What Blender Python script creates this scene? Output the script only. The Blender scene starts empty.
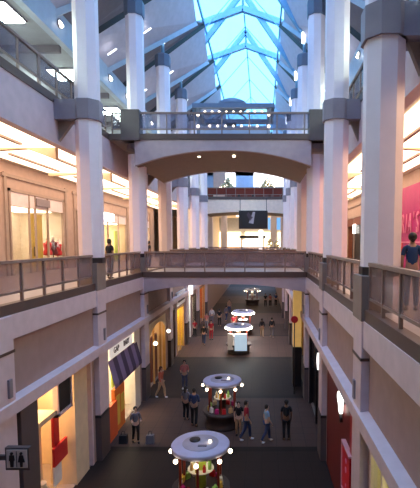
import bpy, bmesh, math, random
from mathutils import Vector, Matrix
random.seed(7)
PI = math.pi
sc = bpy.context.scene
C = sc.collection
# ---------------------------------------------------------------- materials
MATS = {}
def mat(name, col, rough=0.6, metal=0.0, var=0.06, scale=3.0, emit=None, es=0.0, alpha=1.0, spec=0.5, bump=0.0):
    if name in MATS: return MATS[name]
    m = bpy.data.materials.new(name); m.use_nodes = True
    nt = m.node_tree; b = nt.nodes['Principled BSDF']
    b.inputs['Roughness'].default_value = rough
    b.inputs['Metallic'].default_value = metal
    b.inputs['Specular IOR Level'].default_value = spec
    tc = nt.nodes.new('ShaderNodeTexCoord'); nz = nt.nodes.new('ShaderNodeTexNoise')
    nz.inputs['Scale'].default_value = scale; nz.inputs['Detail'].default_value = 3
    nt.links.new(tc.outputs['Object'], nz.inputs['Vector'])
    rp = nt.nodes.new('ShaderNodeValToRGB')
    rp.color_ramp.elements[0].position = .3; rp.color_ramp.elements[1].position = .7
    rp.color_ramp.elements[0].color = [max(0, c*(1-var)) for c in col]+[1]
    rp.color_ramp.elements[1].color = [min(1, c*(1+var)) for c in col]+[1]
    nt.links.new(nz.outputs['Fac'], rp.inputs['Fac'])
    nt.links.new(rp.outputs['Color'], b.inputs['Base Color'])
    if bump:
        bp = nt.nodes.new('ShaderNodeBump'); bp.inputs['Strength'].default_value = bump
        nt.links.new(nz.outputs['Fac'], bp.inputs['Height']); nt.links.new(bp.outputs['Normal'], b.inputs['Normal'])
    if emit:
        b.inputs['Emission Color'].default_value = (*emit, 1); b.inputs['Emission Strength'].default_value = es
    if alpha < 1: b.inputs['Alpha'].default_value = alpha
    MATS[name] = m
    return m
def lamp(name, col, s):
    return mat(name, (.8, .8, .8), emit=col, es=s, var=0.0)
def glass(name, tint, gloss=.08, dif=0.0, difcol=(.5, .5, .5)):
    if name in MATS: return MATS[name]
    m = bpy.data.materials.new(name); m.use_nodes = True
    nt = m.node_tree; nt.nodes.clear()
    out = nt.nodes.new('ShaderNodeOutputMaterial')
    t = nt.nodes.new('ShaderNodeBsdfTransparent'); t.inputs[0].default_value = (*tint, 1)
    g = nt.nodes.new('ShaderNodeBsdfGlossy'); g.inputs['Roughness'].default_value = .08
    mx = nt.nodes.new('ShaderNodeMixShader'); mx.inputs[0].default_value = gloss
    nt.links.new(t.outputs[0], mx.inputs[1]); nt.links.new(g.outputs[0], mx.inputs[2])
    last = mx
    if dif:
        d = nt.nodes.new('ShaderNodeBsdfDiffuse'); d.inputs[0].default_value = (*difcol, 1)
        m2 = nt.nodes.new('ShaderNodeMixShader'); m2.inputs[0].default_value = dif
        nt.links.new(mx.outputs[0], m2.inputs[1]); nt.links.new(d.outputs[0], m2.inputs[2]); last = m2
    nt.links.new(last.outputs[0], out.inputs[0])
    MATS[name] = m
    return m
WHITE = mat('column_paint', (.84, .74, .78), .45, var=.02)
LILAC = mat('fascia_paint', (.66, .53, .56), .55)
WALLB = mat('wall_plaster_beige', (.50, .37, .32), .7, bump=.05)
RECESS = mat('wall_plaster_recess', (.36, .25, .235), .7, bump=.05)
GREYB = mat('grey_band_paint', (.25, .215, .25), .5)
CAP = mat('capital_paint', (.12, .14, .20), .5)
BROWN = mat('bronze_rail', (.25, .175, .15), .45, .1)
BLOCK = mat('pier_block_stone', (.26, .195, .165), .55)
CURB = mat('curb_stone_dark', (.10, .062, .052), .5)
BASEM = mat('pier_base_stone', (.10, .075, .075), .5)
BLACK = mat('black_paint', (.015, .013, .015), .4)
DARK = mat('dark_wood', (.045, .03, .028), .45)
SOFFIT = mat('soffit_plaster', (.40, .31, .27), .7)
GREYC = mat('grey_ceiling_panel', (.33, .34, .38), .7)
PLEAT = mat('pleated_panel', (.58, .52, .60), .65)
PLEATD = mat('pleated_panel_shaded', (.17, .145, .175), .65)  # darker copy of the pleated panel, shade of the folds put into the colour
STEEL = mat('truss_paint', (.16, .34, .52), .4)
BEAMB = mat('beam_paint', (.42, .48, .58), .5)
CREAM = mat('cream_shop_wall', (.72, .58, .40), .7)
CREAMW = mat('pale_shop_wall', (.78, .72, .62), .7)
OCHRE = mat('ochre_shop_wall', (.62, .40, .16), .6)
WOODR = mat('red_brown_wood', (.20, .06, .035), .45)
RED = mat('red_panel', (.42, .012, .02), .4)
BRED = mat('bright_red', (.62, .02, .03), .45)
DRED = mat('deep_red_wall', (.13, .010, .010), .55)
PINK = mat('pink_wall', (.46, .012, .17), .5)
PINKL = mat('pink_letters', (.72, .22, .38), .4)
ORANGE = mat('orange_panel', (.80, .22, .03), .5)
YEL = mat('yellow_panel', (.85, .62, .10), .5)
GREEN = mat('lime_panel', (.55, .75, .10), .5)
PURPLE = mat('purple_canvas', (.05, .03, .075), .7)
PURPLEL = mat('mauve_canvas', (.21, .15, .27), .7)
WHITEP = mat('white_panel', (.80, .80, .80), .4)
KTOP = mat('kiosk_canopy_paint', (.50, .50, .66), .4)
KWOOD = mat('kiosk_cherry_wood', (.25, .04, .025), .35)
GLZ = glass('skylight_glass', (.93, .97, .98), .03)
SHOPG = glass('shop_window_glass', (.92, .92, .92), .06)
RAILG = glass('railing_panel_glass', (.74, .68, .69), .06, .24, (.50, .40, .41))
RAILG3 = glass('upper_railing_glass', (.72, .72, .78), .07, .16, (.30, .28, .34))
L_CEIL = lamp('coffer_glow', (1.0, .69, .46), 2.1)  # coffer ceiling glows itself in place of its cove lamps
L_SHOP = lamp('shop_light_warm', (1.0, .78, .52), 3.2)
L_SHOPW = lamp('shop_light_white', (1.0, .84, .60), 5.0)
L_SHOPD = lamp('shop_light_dim', (1.0, .62, .30), 2.2)
L_GREEN = lamp('shop_light_greenish', (.85, .95, .42), 4.0)
L_BULB = lamp('globe_bulb', (1.0, .80, .55), 4)
L_TUBE = lamp('strut_lamp', (.90, .95, 1.0), 3.0)
L_UP = lamp('upper_ceiling_lamp', (.80, 1.0, .86), 26.0)
L_SPOT = lamp('round_beam_lamp', (1.0, .95, .85), 9.0)
L_DOWN = lamp('downlight_lens', (1.0, .85, .6), 3.0)
L_SIGN = lamp('white_sign_face', (1.0, .98, .92), 1.6)
L_SIGNC = lamp('cool_sign_face', (.55, .8, 1.0), .3)
L_WALLSIGN = lamp('bright_end_sign', (1.0, .97, .88), 1.7)

# ---------------------------------------------------------------- geometry helpers
class MB:
    def __init__(s): s.bm = bmesh.new()
    def box(s, x0, x1, y0, y1, z0, z1):
        x0, x1 = min(x0, x1), max(x0, x1); y0, y1 = min(y0, y1), max(y0, y1); z0, z1 = min(z0, z1), max(z0, z1)
        v = [s.bm.verts.new(p) for p in [(x0,y0,z0),(x1,y0,z0),(x1,y1,z0),(x0,y1,z0),(x0,y0,z1),(x1,y0,z1),(x1,y1,z1),(x0,y1,z1)]]
        for f in [(0,3,2,1),(4,5,6,7),(0,1,5,4),(1,2,6,5),(2,3,7,6),(3,0,4,7)]: s.bm.faces.new([v[i] for i in f])
        return s
    def prism(s, pts, d):
        """closed polygon pts (3-D) swept along vector d"""
        a = [s.bm.verts.new(p) for p in pts]; d = Vector(d)
        b = [s.bm.verts.new(Vector(p)+d) for p in pts]
        n = len(pts)
        s.bm.faces.new(a); s.bm.faces.new(b[::-1])
        for i in range(n): s.bm.faces.new([a[i], b[i], b[(i+1) % n], a[(i+1) % n]])
        return s
    def lathe(s, prof, cx=0, cy=0, n=24, smooth=True):
        rings = []; ph = PI/8 if n == 8 else 0; smooth = smooth and n != 8
        for r, z in prof:
            if r < 1e-5: rings.append([s.bm.verts.new((cx, cy, z))])
            else: rings.append([s.bm.verts.new((cx+r*math.cos(2*PI*k/n+ph), cy+r*math.sin(2*PI*k/n+ph), z)) for k in range(n)])
        for A, B in zip(rings, rings[1:]):
            for k in range(n):
                k2 = (k+1) % n
                q = [A[k % len(A)], A[k2 % len(A)], B[k2 % len(B)], B[k % len(B)]]
                q = list(dict.fromkeys(q))
                if len(q) > 2:
                    f = s.bm.faces.new(q); f.smooth = smooth
        if len(rings[0]) > 1: s.bm.faces.new(rings[0][::-1])
        if len(rings[-1]) > 1: s.bm.faces.new(rings[-1])
        return s
    def tube(s, p, q, r, n=8, r2=None):
        p, q = Vector(p), Vector(q); d = q-p
        if d.length < 1e-6: return s
        rot = d.to_track_quat('Z', 'Y')
        r2 = r if r2 is None else r2
        A = [s.bm.verts.new(p+rot @ Vector((r*math.cos(2*PI*k/n), r*math.sin(2*PI*k/n), 0))) for k in range(n)]
        B = [s.bm.verts.new(q+rot @ Vector((r2*math.cos(2*PI*k/n), r2*math.sin(2*PI*k/n), 0))) for k in range(n)]
        for k in range(n):
            f = s.bm.faces.new([A[k], A[(k+1) % n], B[(k+1) % n], B[k]]); f.smooth = n > 6
        s.bm.faces.new(A[::-1]); s.bm.faces.new(B)
        return s
    def bar(s, p, q, w, h):
        """rectangular bar between two points"""
        p, q = Vector(p), Vector(q); d = (q-p).normalized()
        side = d.cross(Vector((0, 0, 1)))
        if side.length < 1e-4: side = Vector((1, 0, 0))
        side.normalize(); up = side.cross(d)
        o = [side*w/2+up*h/2, side*w/2-up*h/2, -side*w/2-up*h/2, -side*w/2+up*h/2]
        A = [s.bm.verts.new(p+k) for k in o]; B = [s.bm.verts.new(q+k) for k in o]
        for k in range(4): s.bm.faces.new([A[k], A[(k+1) % 4], B[(k+1) % 4], B[k]])
        s.bm.faces.new(A[::-1]); s.bm.faces.new(B)
        return s
    def ball(s, c, r, sz=1.0, sub=2):
        m = Matrix.Translation(c) @ Matrix.Diagonal((r, r, r*sz, 1))
        g = bmesh.ops.create_icosphere(s.bm, subdivisions=sub, radius=1, matrix=m)
        for v in g['verts']:
            for f in v.link_faces: f.smooth = True
        return s
    def build(s, name, m, parent=None, bevel=0.0, **tags):
        bmesh.ops.recalc_face_normals(s.bm, faces=s.bm.faces)
        me = bpy.data.meshes.new(name); s.bm.to_mesh(me); s.bm.free()
        me.materials.append(m)
        o = bpy.data.objects.new(name, me); C.objects.link(o)
        if bevel:
            b = o.modifiers.new('bevel', 'BEVEL'); b.width = bevel; b.segments = 2; b.limit_method = 'ANGLE'
        if parent:
            o.parent = parent; o.matrix_parent_inverse = Matrix.Translation(-parent.location)
        for k, v in tags.items(): o[k] = v
        return o
def struct(name, mb, m): return mb.build(name, m, kind='structure')
def thing(name, label, cat, loc=(0, 0, 0), group=None):
    o = bpy.data.objects.new(name, None); C.objects.link(o); o.location = loc; o.empty_display_size = .1
    o['label'] = label; o['category'] = cat
    if group: o['group'] = group
    return o
def single(name, mb, m, label, cat, group=None, bevel=0):
    o = mb.build(name, m, None, bevel); o['label'] = label; o['category'] = cat
    if group: o['group'] = group
    return o
def children_of(o): return [c for c in C.objects if c.parent == o]
def copy_tree(o, dloc, label=None, group=None):
    r = o.copy(); C.objects.link(r); r.location = o.location+Vector(dloc)
    if label: r['label'] = label
    if group: r['group'] = group
    for ch in children_of(o):
        c = ch.copy(); C.objects.link(c); c.parent = r
        for g in children_of(ch):
            d = g.copy(); C.objects.link(d); d.parent = c
    return r
def text_mesh(body, size, depth, m, parent, name, mtx, sx=1.0):
    cu = bpy.data.curves.new('txt', 'FONT'); cu.body = body; cu.size = size; cu.extrude = depth
    cu.align_x = 'CENTER'; cu.align_y = 'CENTER'
    t = bpy.data.objects.new('txt', cu); C.objects.link(t)
    bpy.context.view_layer.update()
    me = bpy.data.meshes.new_from_object(t.evaluated_get(bpy.context.evaluated_depsgraph_get()))
    bpy.data.objects.remove(t)
    me.transform(Matrix.Diagonal((sx, 1, 1, 1))); me.transform(mtx)
    me.materials.clear(); me.materials.append(m)
    o = bpy.data.objects.new(name, me); C.objects.link(o)
    if parent:
        o.parent = parent; o.matrix_parent_inverse = Matrix.Translation(-parent.location)
    return o
def aisle_text_mtx(side, x, y, z):
    """text on a wall facing the aisle; side -1 = left wall (faces +X), +1 = right wall (faces -X)"""
    if side < 0: R = Matrix(((0,0,1,0),(1,0,0,0),(0,1,0,0),(0,0,0,1)))
    else: R = Matrix(((0,0,-1,0),(-1,0,0,0),(0,1,0,0),(0,0,0,1)))
    return Matrix.Translation((x, y, z)) @ R
FRONT = Matrix(((1,0,0,0),(0,0,-1,0),(0,1,0,0),(0,0,0,1)))

# ---------------------------------------------------------------- dimensions
S = 6.2
def D(i): return 9.9+S*i
Z2, Z3 = 6.65, 13.4
SIDES = {'left': dict(o=-1, P=-6.1, C=-6.36, P3=-7.4, W=-12.0, B=-9.0, G=-4.3, SH=-16.0),
         'right': dict(o=1, P=2.28, C=2.72, P3=3.5, W=8.0, B=5.1, G=1.35, SH=12.0)}
ORD = ['nearest', 'second', 'third', 'fourth', 'fifth', 'sixth', 'seventh', 'eighth', 'ninth', 'tenth', 'eleventh', 'twelfth', 'thirteenth', 'fourteenth', 'fifteenth', 'sixteenth', 'seventeenth']
YN, YF = -4.0, 92.0

# ---------------------------------------------------------------- floors, shell
fm = bpy.data.materials.new('tiled_floor'); fm.use_nodes = True
nt = fm.node_tree; b = nt.nodes['Principled BSDF']
tc = nt.nodes.new('ShaderNodeTexCoord')
br = nt.nodes.new('ShaderNodeTexBrick'); br.offset = 0; br.inputs['Scale'].default_value = 1
br.inputs['Brick Width'].default_value = .6; br.inputs['Row Height'].default_value = .6; br.inputs['Mortar Size'].default_value = .008
br.inputs['Color1'].default_value = (.15, .085, .07, 1); br.inputs['Color2'].default_value = (.165, .095, .078, 1); br.inputs['Mortar'].default_value = (.05, .035, .03, 1)
nt.links.new(tc.outputs['Object'], br.inputs['Vector'])
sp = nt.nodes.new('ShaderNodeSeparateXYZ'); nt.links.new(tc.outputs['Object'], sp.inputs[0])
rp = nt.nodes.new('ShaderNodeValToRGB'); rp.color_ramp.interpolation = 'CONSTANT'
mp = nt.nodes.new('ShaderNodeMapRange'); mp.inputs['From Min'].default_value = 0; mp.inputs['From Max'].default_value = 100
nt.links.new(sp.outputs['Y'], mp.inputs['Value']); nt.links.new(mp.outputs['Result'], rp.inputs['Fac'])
stops = [(0, .30), (.162, .12), (.165, 1.0), (.221, .2), (.224, .42), (.298, .15), (.301, 1.35), (.372, .3), (.376, .7), (.43, .3), (.433, 1.4), (.50, .6), (.58, 1.3), (.66, .7), (.74, 1.4), (.80, .8)]  # tile bands; the dark one below the bridge also holds its painted shade
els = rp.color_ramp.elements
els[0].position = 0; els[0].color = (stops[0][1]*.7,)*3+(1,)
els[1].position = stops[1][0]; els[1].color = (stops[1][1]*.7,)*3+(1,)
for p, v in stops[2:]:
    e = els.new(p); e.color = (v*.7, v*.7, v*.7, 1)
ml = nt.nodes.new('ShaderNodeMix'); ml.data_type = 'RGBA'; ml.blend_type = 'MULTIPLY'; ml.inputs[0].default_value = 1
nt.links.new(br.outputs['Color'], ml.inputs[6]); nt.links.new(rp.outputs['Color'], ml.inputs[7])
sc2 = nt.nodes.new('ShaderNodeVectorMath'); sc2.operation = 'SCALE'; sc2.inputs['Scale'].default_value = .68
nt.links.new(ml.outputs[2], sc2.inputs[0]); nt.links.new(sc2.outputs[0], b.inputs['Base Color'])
b.inputs['Roughness'].default_value = .6; b.inputs['Specular IOR Level'].default_value = .25
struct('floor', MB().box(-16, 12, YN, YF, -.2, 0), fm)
WALK = mat('walkway_tile', (.34, .28, .25), .4)
for nm, s in SIDES.items():
    o = s['o']
    struct('floor_second_'+nm, MB().box(s['P']+o*.12, s['SH'], YN, 48, Z2-.45, Z2), WALK)
    struct('floor_third_'+nm, MB().box(s['P3']+o*.10, s['SH'], YN, 48, Z3-.3, Z3), WALK)
    struct('wall_'+nm, MB().box(s['SH'], s['SH']+o*.3, YN, YF, 0, 20), WALLB)
    # edge curb, sloping fascia, recess wall, ledge
    struct('trim_curb_second_'+nm, MB().box(s['P'], s['P']+o*.22, YN, 48, 6.46, 6.72), CURB)
    struct('wall_fascia_second_'+nm, MB().box(s['P']-o*.02, s['P']+o*.3, YN, 48, 5.86, 6.46), LILAC)
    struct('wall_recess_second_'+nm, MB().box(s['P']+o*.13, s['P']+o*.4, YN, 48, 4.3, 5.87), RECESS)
    struct('trim_ledge_'+nm, MB().prism([(s['P']-o*.12, YN, 4.36), (s['P']+o*.2, YN, 4.42), (s['P']+o*.4, YN, 4.05), (s['P']-o*.12, YN, 4.05)], (0, 52, 0)), LILAC)
    struct('trim_curb_third_'+nm, MB().box(s['P3'], s['P3']+o*.2, YN, 48, 13.2, 13.48), CURB)
    struct('wall_fascia_third_'+nm, MB().box(s['P3']+o*.03, s['P3']+o*.35, YN, 48, 11.78, 13.2), LILAC)
    struct('ceiling_second_'+nm, MB().box(s['P3']+o*.35, s['SH'], YN, 48, 12.02, 12.2), CREAMW)
    struct('ceiling_first_'+nm, MB().box(s['P']+o*.45, s['SH'], YN, 48, 4.5, 4.6), CREAMW)
    struct('ceiling_third_'+nm, MB().box(s['B']+o*.1, s['SH'], YN, 66, 17.15, 17.35), GREYC)
    struct('trim_beam_third_'+nm, MB().box(s['B']-o*.15, s['B']+o*.15, YN, 66, 17.1, 18.3), BEAMB)
    struct('wall_clerestory_'+nm, MB().box(s['SH'], s['SH']-o*.2, YN, 66, 17.7, 20), GREYC)
    struct('wall_third_shops_'+nm, MB().box(s['W'], s['W']+o*.2, YN, 66, Z3, 17.5), mat('third_shop_wall', (.38, .36, .42), .7))
struct('wall_back', MB().box(-16, 12, YN-.3, YN, 0, 30), WALLB)
# camera bridge floor
struct('floor_viewing_bridge', MB().box(-6.1, 2.28, YN, .35, 6.2, Z2), WALK)

# ---------------------------------------------------------------- roof
RX = -1.5; RZ, EZ = 27.5, 24.4
XGL, XGR = SIDES['left']['G'], SIDES['right']['G']
YR0, YR1 = -4.0, 66.0
for nm, s in SIDES.items():
    o = s['o']; g = s['G']
    gr = thing('glazed_roof', f'cyan daylight glazing forming the {nm} slope of the skylight', 'skylight', (g, 0, EZ))
    MB().prism([(g-o*.02, YR0, EZ), (RX, YR0, RZ), (RX, YR0, RZ+.05), (g-o*.02, YR0, EZ+.05)], (0, YR1-YR0, 0)).build('glass', GLZ, gr)
    for k in range(12):
        y = YR0+S*k
        MB().bar((g, y+.7, EZ+.05), (RX, y+.7, RZ+.05), .05, .06).build('glazing_bar', STEEL, gr)
    MB().box(g-o*.06, g+o*.06, YR0, YR1, EZ-.1, EZ+.12).build('gutter', STEEL, gr)
    # pleated side panels: sheared ribs from the beam up to the skylight edge
    bx = s['B']; sh = 4.6
    for i in range(-3, 9):
        y = D(i)
        if y > 60: continue
        Zb = 18.4; p = thing('pleated_roof_panel', f'grey folded ceiling panel on the {nm} roof slope, '+(ORD[i+3]+' pleat from the viewer'), 'roof panel', (bx, y, 18.4), 'folded roof panels beside the skylight')
        H = S/2
        A0 = Vector((bx, y, 18.4)); A1 = Vector((bx, y+H, 18.4)); A2 = Vector((bx, y+S, 18.4))
        B0 = Vector((g, y+sh, EZ)); B1 = Vector((g+o*.1, y+sh+H, EZ-.1)); B2 = Vector((g, y+sh+S, EZ))
        A1.z -= .0; A1d = A1+Vector((0, 0, -.3)); B1d = B1+Vector((0, 0, -1.3))
        th = (o*.06, 0, .1)
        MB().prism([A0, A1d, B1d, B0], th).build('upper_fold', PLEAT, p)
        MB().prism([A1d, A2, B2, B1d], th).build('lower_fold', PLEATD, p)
        MB().bar(A1d+Vector((-o*.05, 0, -.12)), B1d+Vector((0, 0, -.12)), .16, .26).build('rib', BEAMB, p)
        MB().bar(A0+Vector((0, 0, -.1)), B0+Vector((0, 0, -.1)), .12, .3).build('rib', DARK, p)
        for t in (.12, .45):
            c = A0.lerp(B0, t)*.55+A1d.lerp(B1d, t)*.45+Vector((-o*.28, 0, -.34))
            d = (B0-A0).normalized()*.3
            MB().bar(c-d, c+d, .12, .06).build('lamp', L_TUBE, p)
struct('wall_end', MB().box(-16, 12, YF, YF+.3, 0, 9), WALLB)
struct('wall_gable_front', MB().prism([(-16, YR0-.3, 17.5), (12, YR0-.3, 17.5), (12, YR0-.3, 19), (XGR, YR0-.3, EZ), (RX, YR0-.3, RZ), (XGL, YR0-.3, EZ), (-16, YR0-.3, 19)], (0, .3, 0)), GREYC)
struct('trim_ridge', MB().box(RX-.05, RX+.05, YR0, YR1, RZ-.1, RZ+.06), STEEL)
# end wall of the upper hall
ENDW = mat('end_wall_paint', (.50, .55, .64), .6)
struct('wall_upper_end', MB().box(-16, 12, 65, 65.3, Z3, 19.2).prism([(-9.0, 65, 18.2), (5.1, 65, 18.2), (XGR, 65, EZ), (XGL, 65, EZ)], (0, .3, 0)), ENDW)
egl = thing('gable_window', 'glazed triangle closing the far end of the skylight', 'window', (RX, 65, EZ))
MB().prism([(XGL, 65, EZ), (XGR, 65, EZ), (RX, 65, RZ)], (0, .05, 0)).build('pane', GLZ, egl)
MB().box(RX-.04, RX+.04, 64.95, 65.1, EZ, RZ).build('mullion', STEEL, egl)

# trusses
for i in range(-1, 6):
    y = D(i)
    t = thing('roof_truss', f'blue steel roof truss with branching struts, {ORD[i+1]} truss from the viewer', 'roof truss', (RX, y, EZ), 'blue roof trusses')
    for nm, s in SIDES.items():
        o = s['o']; cx = s['C']
        MB().bar((cx, y, 21.5), (RX, y, RZ), .34, .36).build('rafter', STEEL, t)
        kx = RX+o*3.75
        MB().bar((RX, y-.15, 26.2), (kx, y-.15, 24.9), .36, .42).build('arch_chord', STEEL, t)
        MB().bar((kx, y-.15, 24.95), (cx-o*.1, y-.15, 21.5), .32, .34).build('arch_leg', STEEL, t)
        MB().tube((cx, y, 21.4), (cx+o*1.9, y-.2, 23.2), .08).build('strut', STEEL, t)
        MB().bar((cx, y, 21.4), (kx+o*.6, y+2.9, 24.0), .10, .14).build('strut', STEEL, t)
    MB().tube((RX, y, 26.1), (RX, y, RZ), .06).build('king_post', STEEL, t)

# ---------------------------------------------------------------- columns, piers
for nm, s in SIDES.items():
    o = s['o']; cx = s['C']
    for i in range(0, 7):
        if nm == 'left' and i == 0: continue
        y = D(i); rank = i if nm == 'left' else i+1
        c = thing('column', f'tall white round column with grey collar on the {nm} side, {ORD[rank-1]} from the viewer', 'column', (cx, y, 7.7), 'white atrium columns')
        r = .455
        MB().lathe([(r, 7.66), (r, 12.65)], cx, y, 8).build('shaft', WHITE, c)
        MB().lathe([(r*.97, 13.3), (r*.97, 19.45)], cx, y, 8).build('upper_shaft', WHITE, c)
        MB().lathe([(r+.03, 7.46), (r+.03, 7.66)], cx, y, 8).build('base_ring', BLACK, c)
        col = MB().lathe([(r+.07, 12.62), (r+.07, 13.32)], cx, y, 8)
        col.box(cx, s['P3']+o*.05, y-.38, y+.38, 12.62, 13.32)
        if i == 2: col.bm.clear(); col.lathe([(r+.04, 12.9), (r+.04, 13.15)], cx, y, 8)
        col.build('collar', GREYB, c)
        if i != 2: MB().prism([(cx+o*.5, y-.08, 12.63), (s['P3']+o*.04, y-.08, 12.63), (s['P3']+o*.04, y-.08, 11.9)], (0, .16, 0)).build('bracket', BLOCK, c)
        MB().lathe([(r+.03, 19.4), (r+.05, 19.5), (r+.05, 20.1), (r-.02, 20.2)], cx, y, 8).build('capital', CAP, c)
        MB().tube((cx, y, 20.15), (cx, y, 21.5), .11).build('lamp_mast', STEEL, c)
        MB().box(cx-.09-o*.1, cx+.09-o*.1, y-.28, y-.14, 20.85, 21.75).build('strut_lamp', L_TUBE, c)
    for i in range(-1, 7):
        y = D(i)
        if y < 2: continue
        if nm == 'left' and i == -1: continue
        p = thing('pier', f'square plastered pier with dark foot below the {nm} walkway, {ORD[i+1]} from the viewer', 'pier', (s['P'], y, 0), 'atrium piers')
        a, bb = s['P']-o*.06, s['P']+o*.62
        MB().box(a, bb, y-.42, y+.42, 1.75, 6.45).build('shaft', LILAC, p, .02)
        MB().box(a-o*.03, bb, y-.45, y+.45, 1.66, 1.75).build('band', BLACK, p)
        MB().box(a-o*.02, bb, y-.44, y+.44, 0, 1.66).build('base', BASEM, p)
        if not (nm == 'left' and i == 0): MB().box(a-o*.02, bb, y-.44, y+.44, 6.45, 7.47).build('rail_block', BLOCK, p, .015)
        MB().box(a-o*.015, bb, y-.435, y+.435, 5.55, 5.62).build('groove_band', CURB, p)
        MB().box(a-o*.05, a, y+.08, y+.22, 4.5, 4.95).build('plate', GREYB, p)

# ---------------------------------------------------------------- railings
def railing(x, y0, y1, z, label, m, n, hand=.11, parent=None, axis='y', zt=1.1, name='railing'):
    t = parent or thing(name, label, 'railing', (x if axis == 'y' else (y0+y1)/2, (y0+y1)/2 if axis == 'y' else x, z))
    def bx(mb, a0, a1, w, z0, z1):
        if axis == 'y': mb.box(x-w/2, x+w/2, a0, a1, z0, z1)
        else: mb.box(a0, a1, x-w/2, x+w/2, z0, z1)
        return mb
    bx(MB(), y0, y1, hand, z+zt-.08, z+zt).build('handrail', BROWN, t)
    bx(MB(), y0, y1, .05, z+.26, z+.32).build('bottom_rail', BROWN, t)
    bx(MB(), y0, y1, .012, z+.32, z+zt-.08).build('infill_panel', m, t)
    for k in range(n+1):
        a = y0+(y1-y0)*k/n
        a = min(max(a, y0+.03), y1-.03)
        bx(MB(), a-.03, a+.03, .07, z+.05, z+zt-.08).build('post', BROWN, t)
    return t
for nm, s in SIDES.items():
    o = s['o']; x = s['P']+o*.11
    for i in range(-1, 6):
        a, bb = D(i)+.44, D(i+1)-.44
        if i == -1 and nm == 'left': a, bb = 4.2, D(0)
        if i == 0 and nm == 'left': a = D(0)
        if 21 < D(i) < 28: continue
        railing(x, a, bb, Z2+.02, f'bronze and glass railing on the {nm} second-storey edge, {ORD[i+1]} bay from the viewer', RAILG, 5)
    x3 = s['P3']+o*.1
    k = 0
    for a, bb in ((-3.6, 2.4), (2.4, 8.6), (8.6, 14.9), (14.9, 21.1), (27.5, 34.5), (34.5, 41.2), (41.2, 47.9)):
        if bb > 4:
            railing(x3, a, bb, Z3+.05, f'dark glazed railing on the {nm} top-storey edge, {ORD[k]} length from the viewer', RAILG3, 5)
            k += 1

# ---------------------------------------------------------------- bridges
def arch(x0, x1, zt, ze, zm, n=18, flat=.35):
    pts = [(x0, zt), (x1, zt)]
    for k in range(n+1):
        u = k/n; x = x1+(x0-x1)*u
        pts.append((x, ze+(zm-ze)*(1-abs(2*u-1)**2.2)))
    return pts
def footbridge(label, y0, y1, x0, x1, z, zt, ze, zm, loc_soffit, railm, n, ax0=None, ax1=None):
    t = thing('footbridge', label, 'bridge', ((x0+x1)/2, (y0+y1)/2, z))
    ax0 = x0 if ax0 is None else ax0; ax1 = x1 if ax1 is None else ax1
    for yy, nme in ((y0, 'arched_fascia'), (y1-.25, 'arched_fascia')):
        pr = [(p[0], yy, p[1]) for p in arch(ax0, ax1, zt, ze, zm)]
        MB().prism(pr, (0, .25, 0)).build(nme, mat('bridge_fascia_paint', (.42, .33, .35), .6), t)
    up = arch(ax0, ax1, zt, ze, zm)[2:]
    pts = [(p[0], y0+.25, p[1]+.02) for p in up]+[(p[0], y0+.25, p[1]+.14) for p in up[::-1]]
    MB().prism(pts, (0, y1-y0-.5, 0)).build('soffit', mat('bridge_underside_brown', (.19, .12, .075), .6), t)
    MB().box(x0, x1, y0+.05, y1-.05, zt-.05, z).build('deck', WALK, t)
    for yy in (y0-.04, y1-.16): MB().box(x0, x1, yy, yy+.2, zt, z+.08).build('curb', CURB, t)
    railing(y0+.06, x0+.1, x1-.1, z+.02, '', railm, n, parent=t, axis='x')
    railing(y1-.06, x0+.1, x1-.1, z+.02, '', railm, n, parent=t, axis='x')
    return t
b3 = footbridge('arched footbridge crossing at the top storey with brown underside', 21.3, 27.6, -7.4, 3.5, Z3, 13.2, 11.95, 12.7, 0, RAILG3, 8, -6.2, 2.4)
for s_, bx_ in ((-1, -6.36), (1, 2.72)):
    MB().box(bx_-.45, bx_+.45, 21.15, 21.8, 13.15, 14.6).build('end_block', BASEM, b3)
for k, x in enumerate((-3.25, -1.45, .35)):
    MB().lathe([(.07, 12.62), (.08, 12.72)], x, 22.6, 16).build('downlight', L_DOWN, b3)
b2 = footbridge('lower arched footbridge crossing at the second storey', 21.9, 28.1, -6.1, 2.3, Z2, 6.46, 5.66, 6.10, 0, RAILG, 8)
bf = footbridge('far pale footbridge at the top storey in front of the food court', 49.6, 55.6, -7.4, 3.5, Z3, 13.15, 11.5, 11.75, 0, glass('red_brown_panel', (.5, .3, .25), .04, .75, (.22, .05, .035)), 10, -6.6, 2.9)
WARMF = mat('far_bridge_plaster', (.85, .68, .56), .6)
for c in children_of(bf):
    if c.name.startswith('arched_fascia'): c.data.materials[0] = WARMF

# far decks beyond the second storey void
struct('floor_second_far', MB().box(-16, 12, 48, 82, 6.1, Z2), WALK)
struct('floor_third_far', MB().box(-16, 12, 55.65, 66, 13.0, Z3), WALK)
struct('wall_second_end', MB().box(-16, 12, 81.7, 82, Z2, 13.2), ENDW)
struct('ceiling_second_far', MB().box(-16, 12, 55.65, 82, 12.9, 13.0), CREAMW)
struct('wall_upper_back', MB().box(-16, 12, 66, 82, 13.2, 13.5), GREYC)
railing(48.1, -6.0, 2.1, Z2+.02, 'distant bronze railing across the end of the second-storey void', RAILG, 8, axis='x')
struct('trim_far_edge', MB().box(-6.1, 2.28, 47.8, 48.05, 6.0, 6.72), CURB)
for x, h in ((-6.9, 0), (-5.6, 1), (2.9, 0), (1.7, 1)):
    single('far_pier', MB().box(x-.45, x+.45, 56.4+h*7, 57.2+h*7, Z2, 12.88), WHITE, f'pale square pier on the far second-storey floor, {"left" if x<0 else "right"} {"rear" if h else "front"} one under the far bridge', 'pier', 'far square piers', .03)

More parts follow.
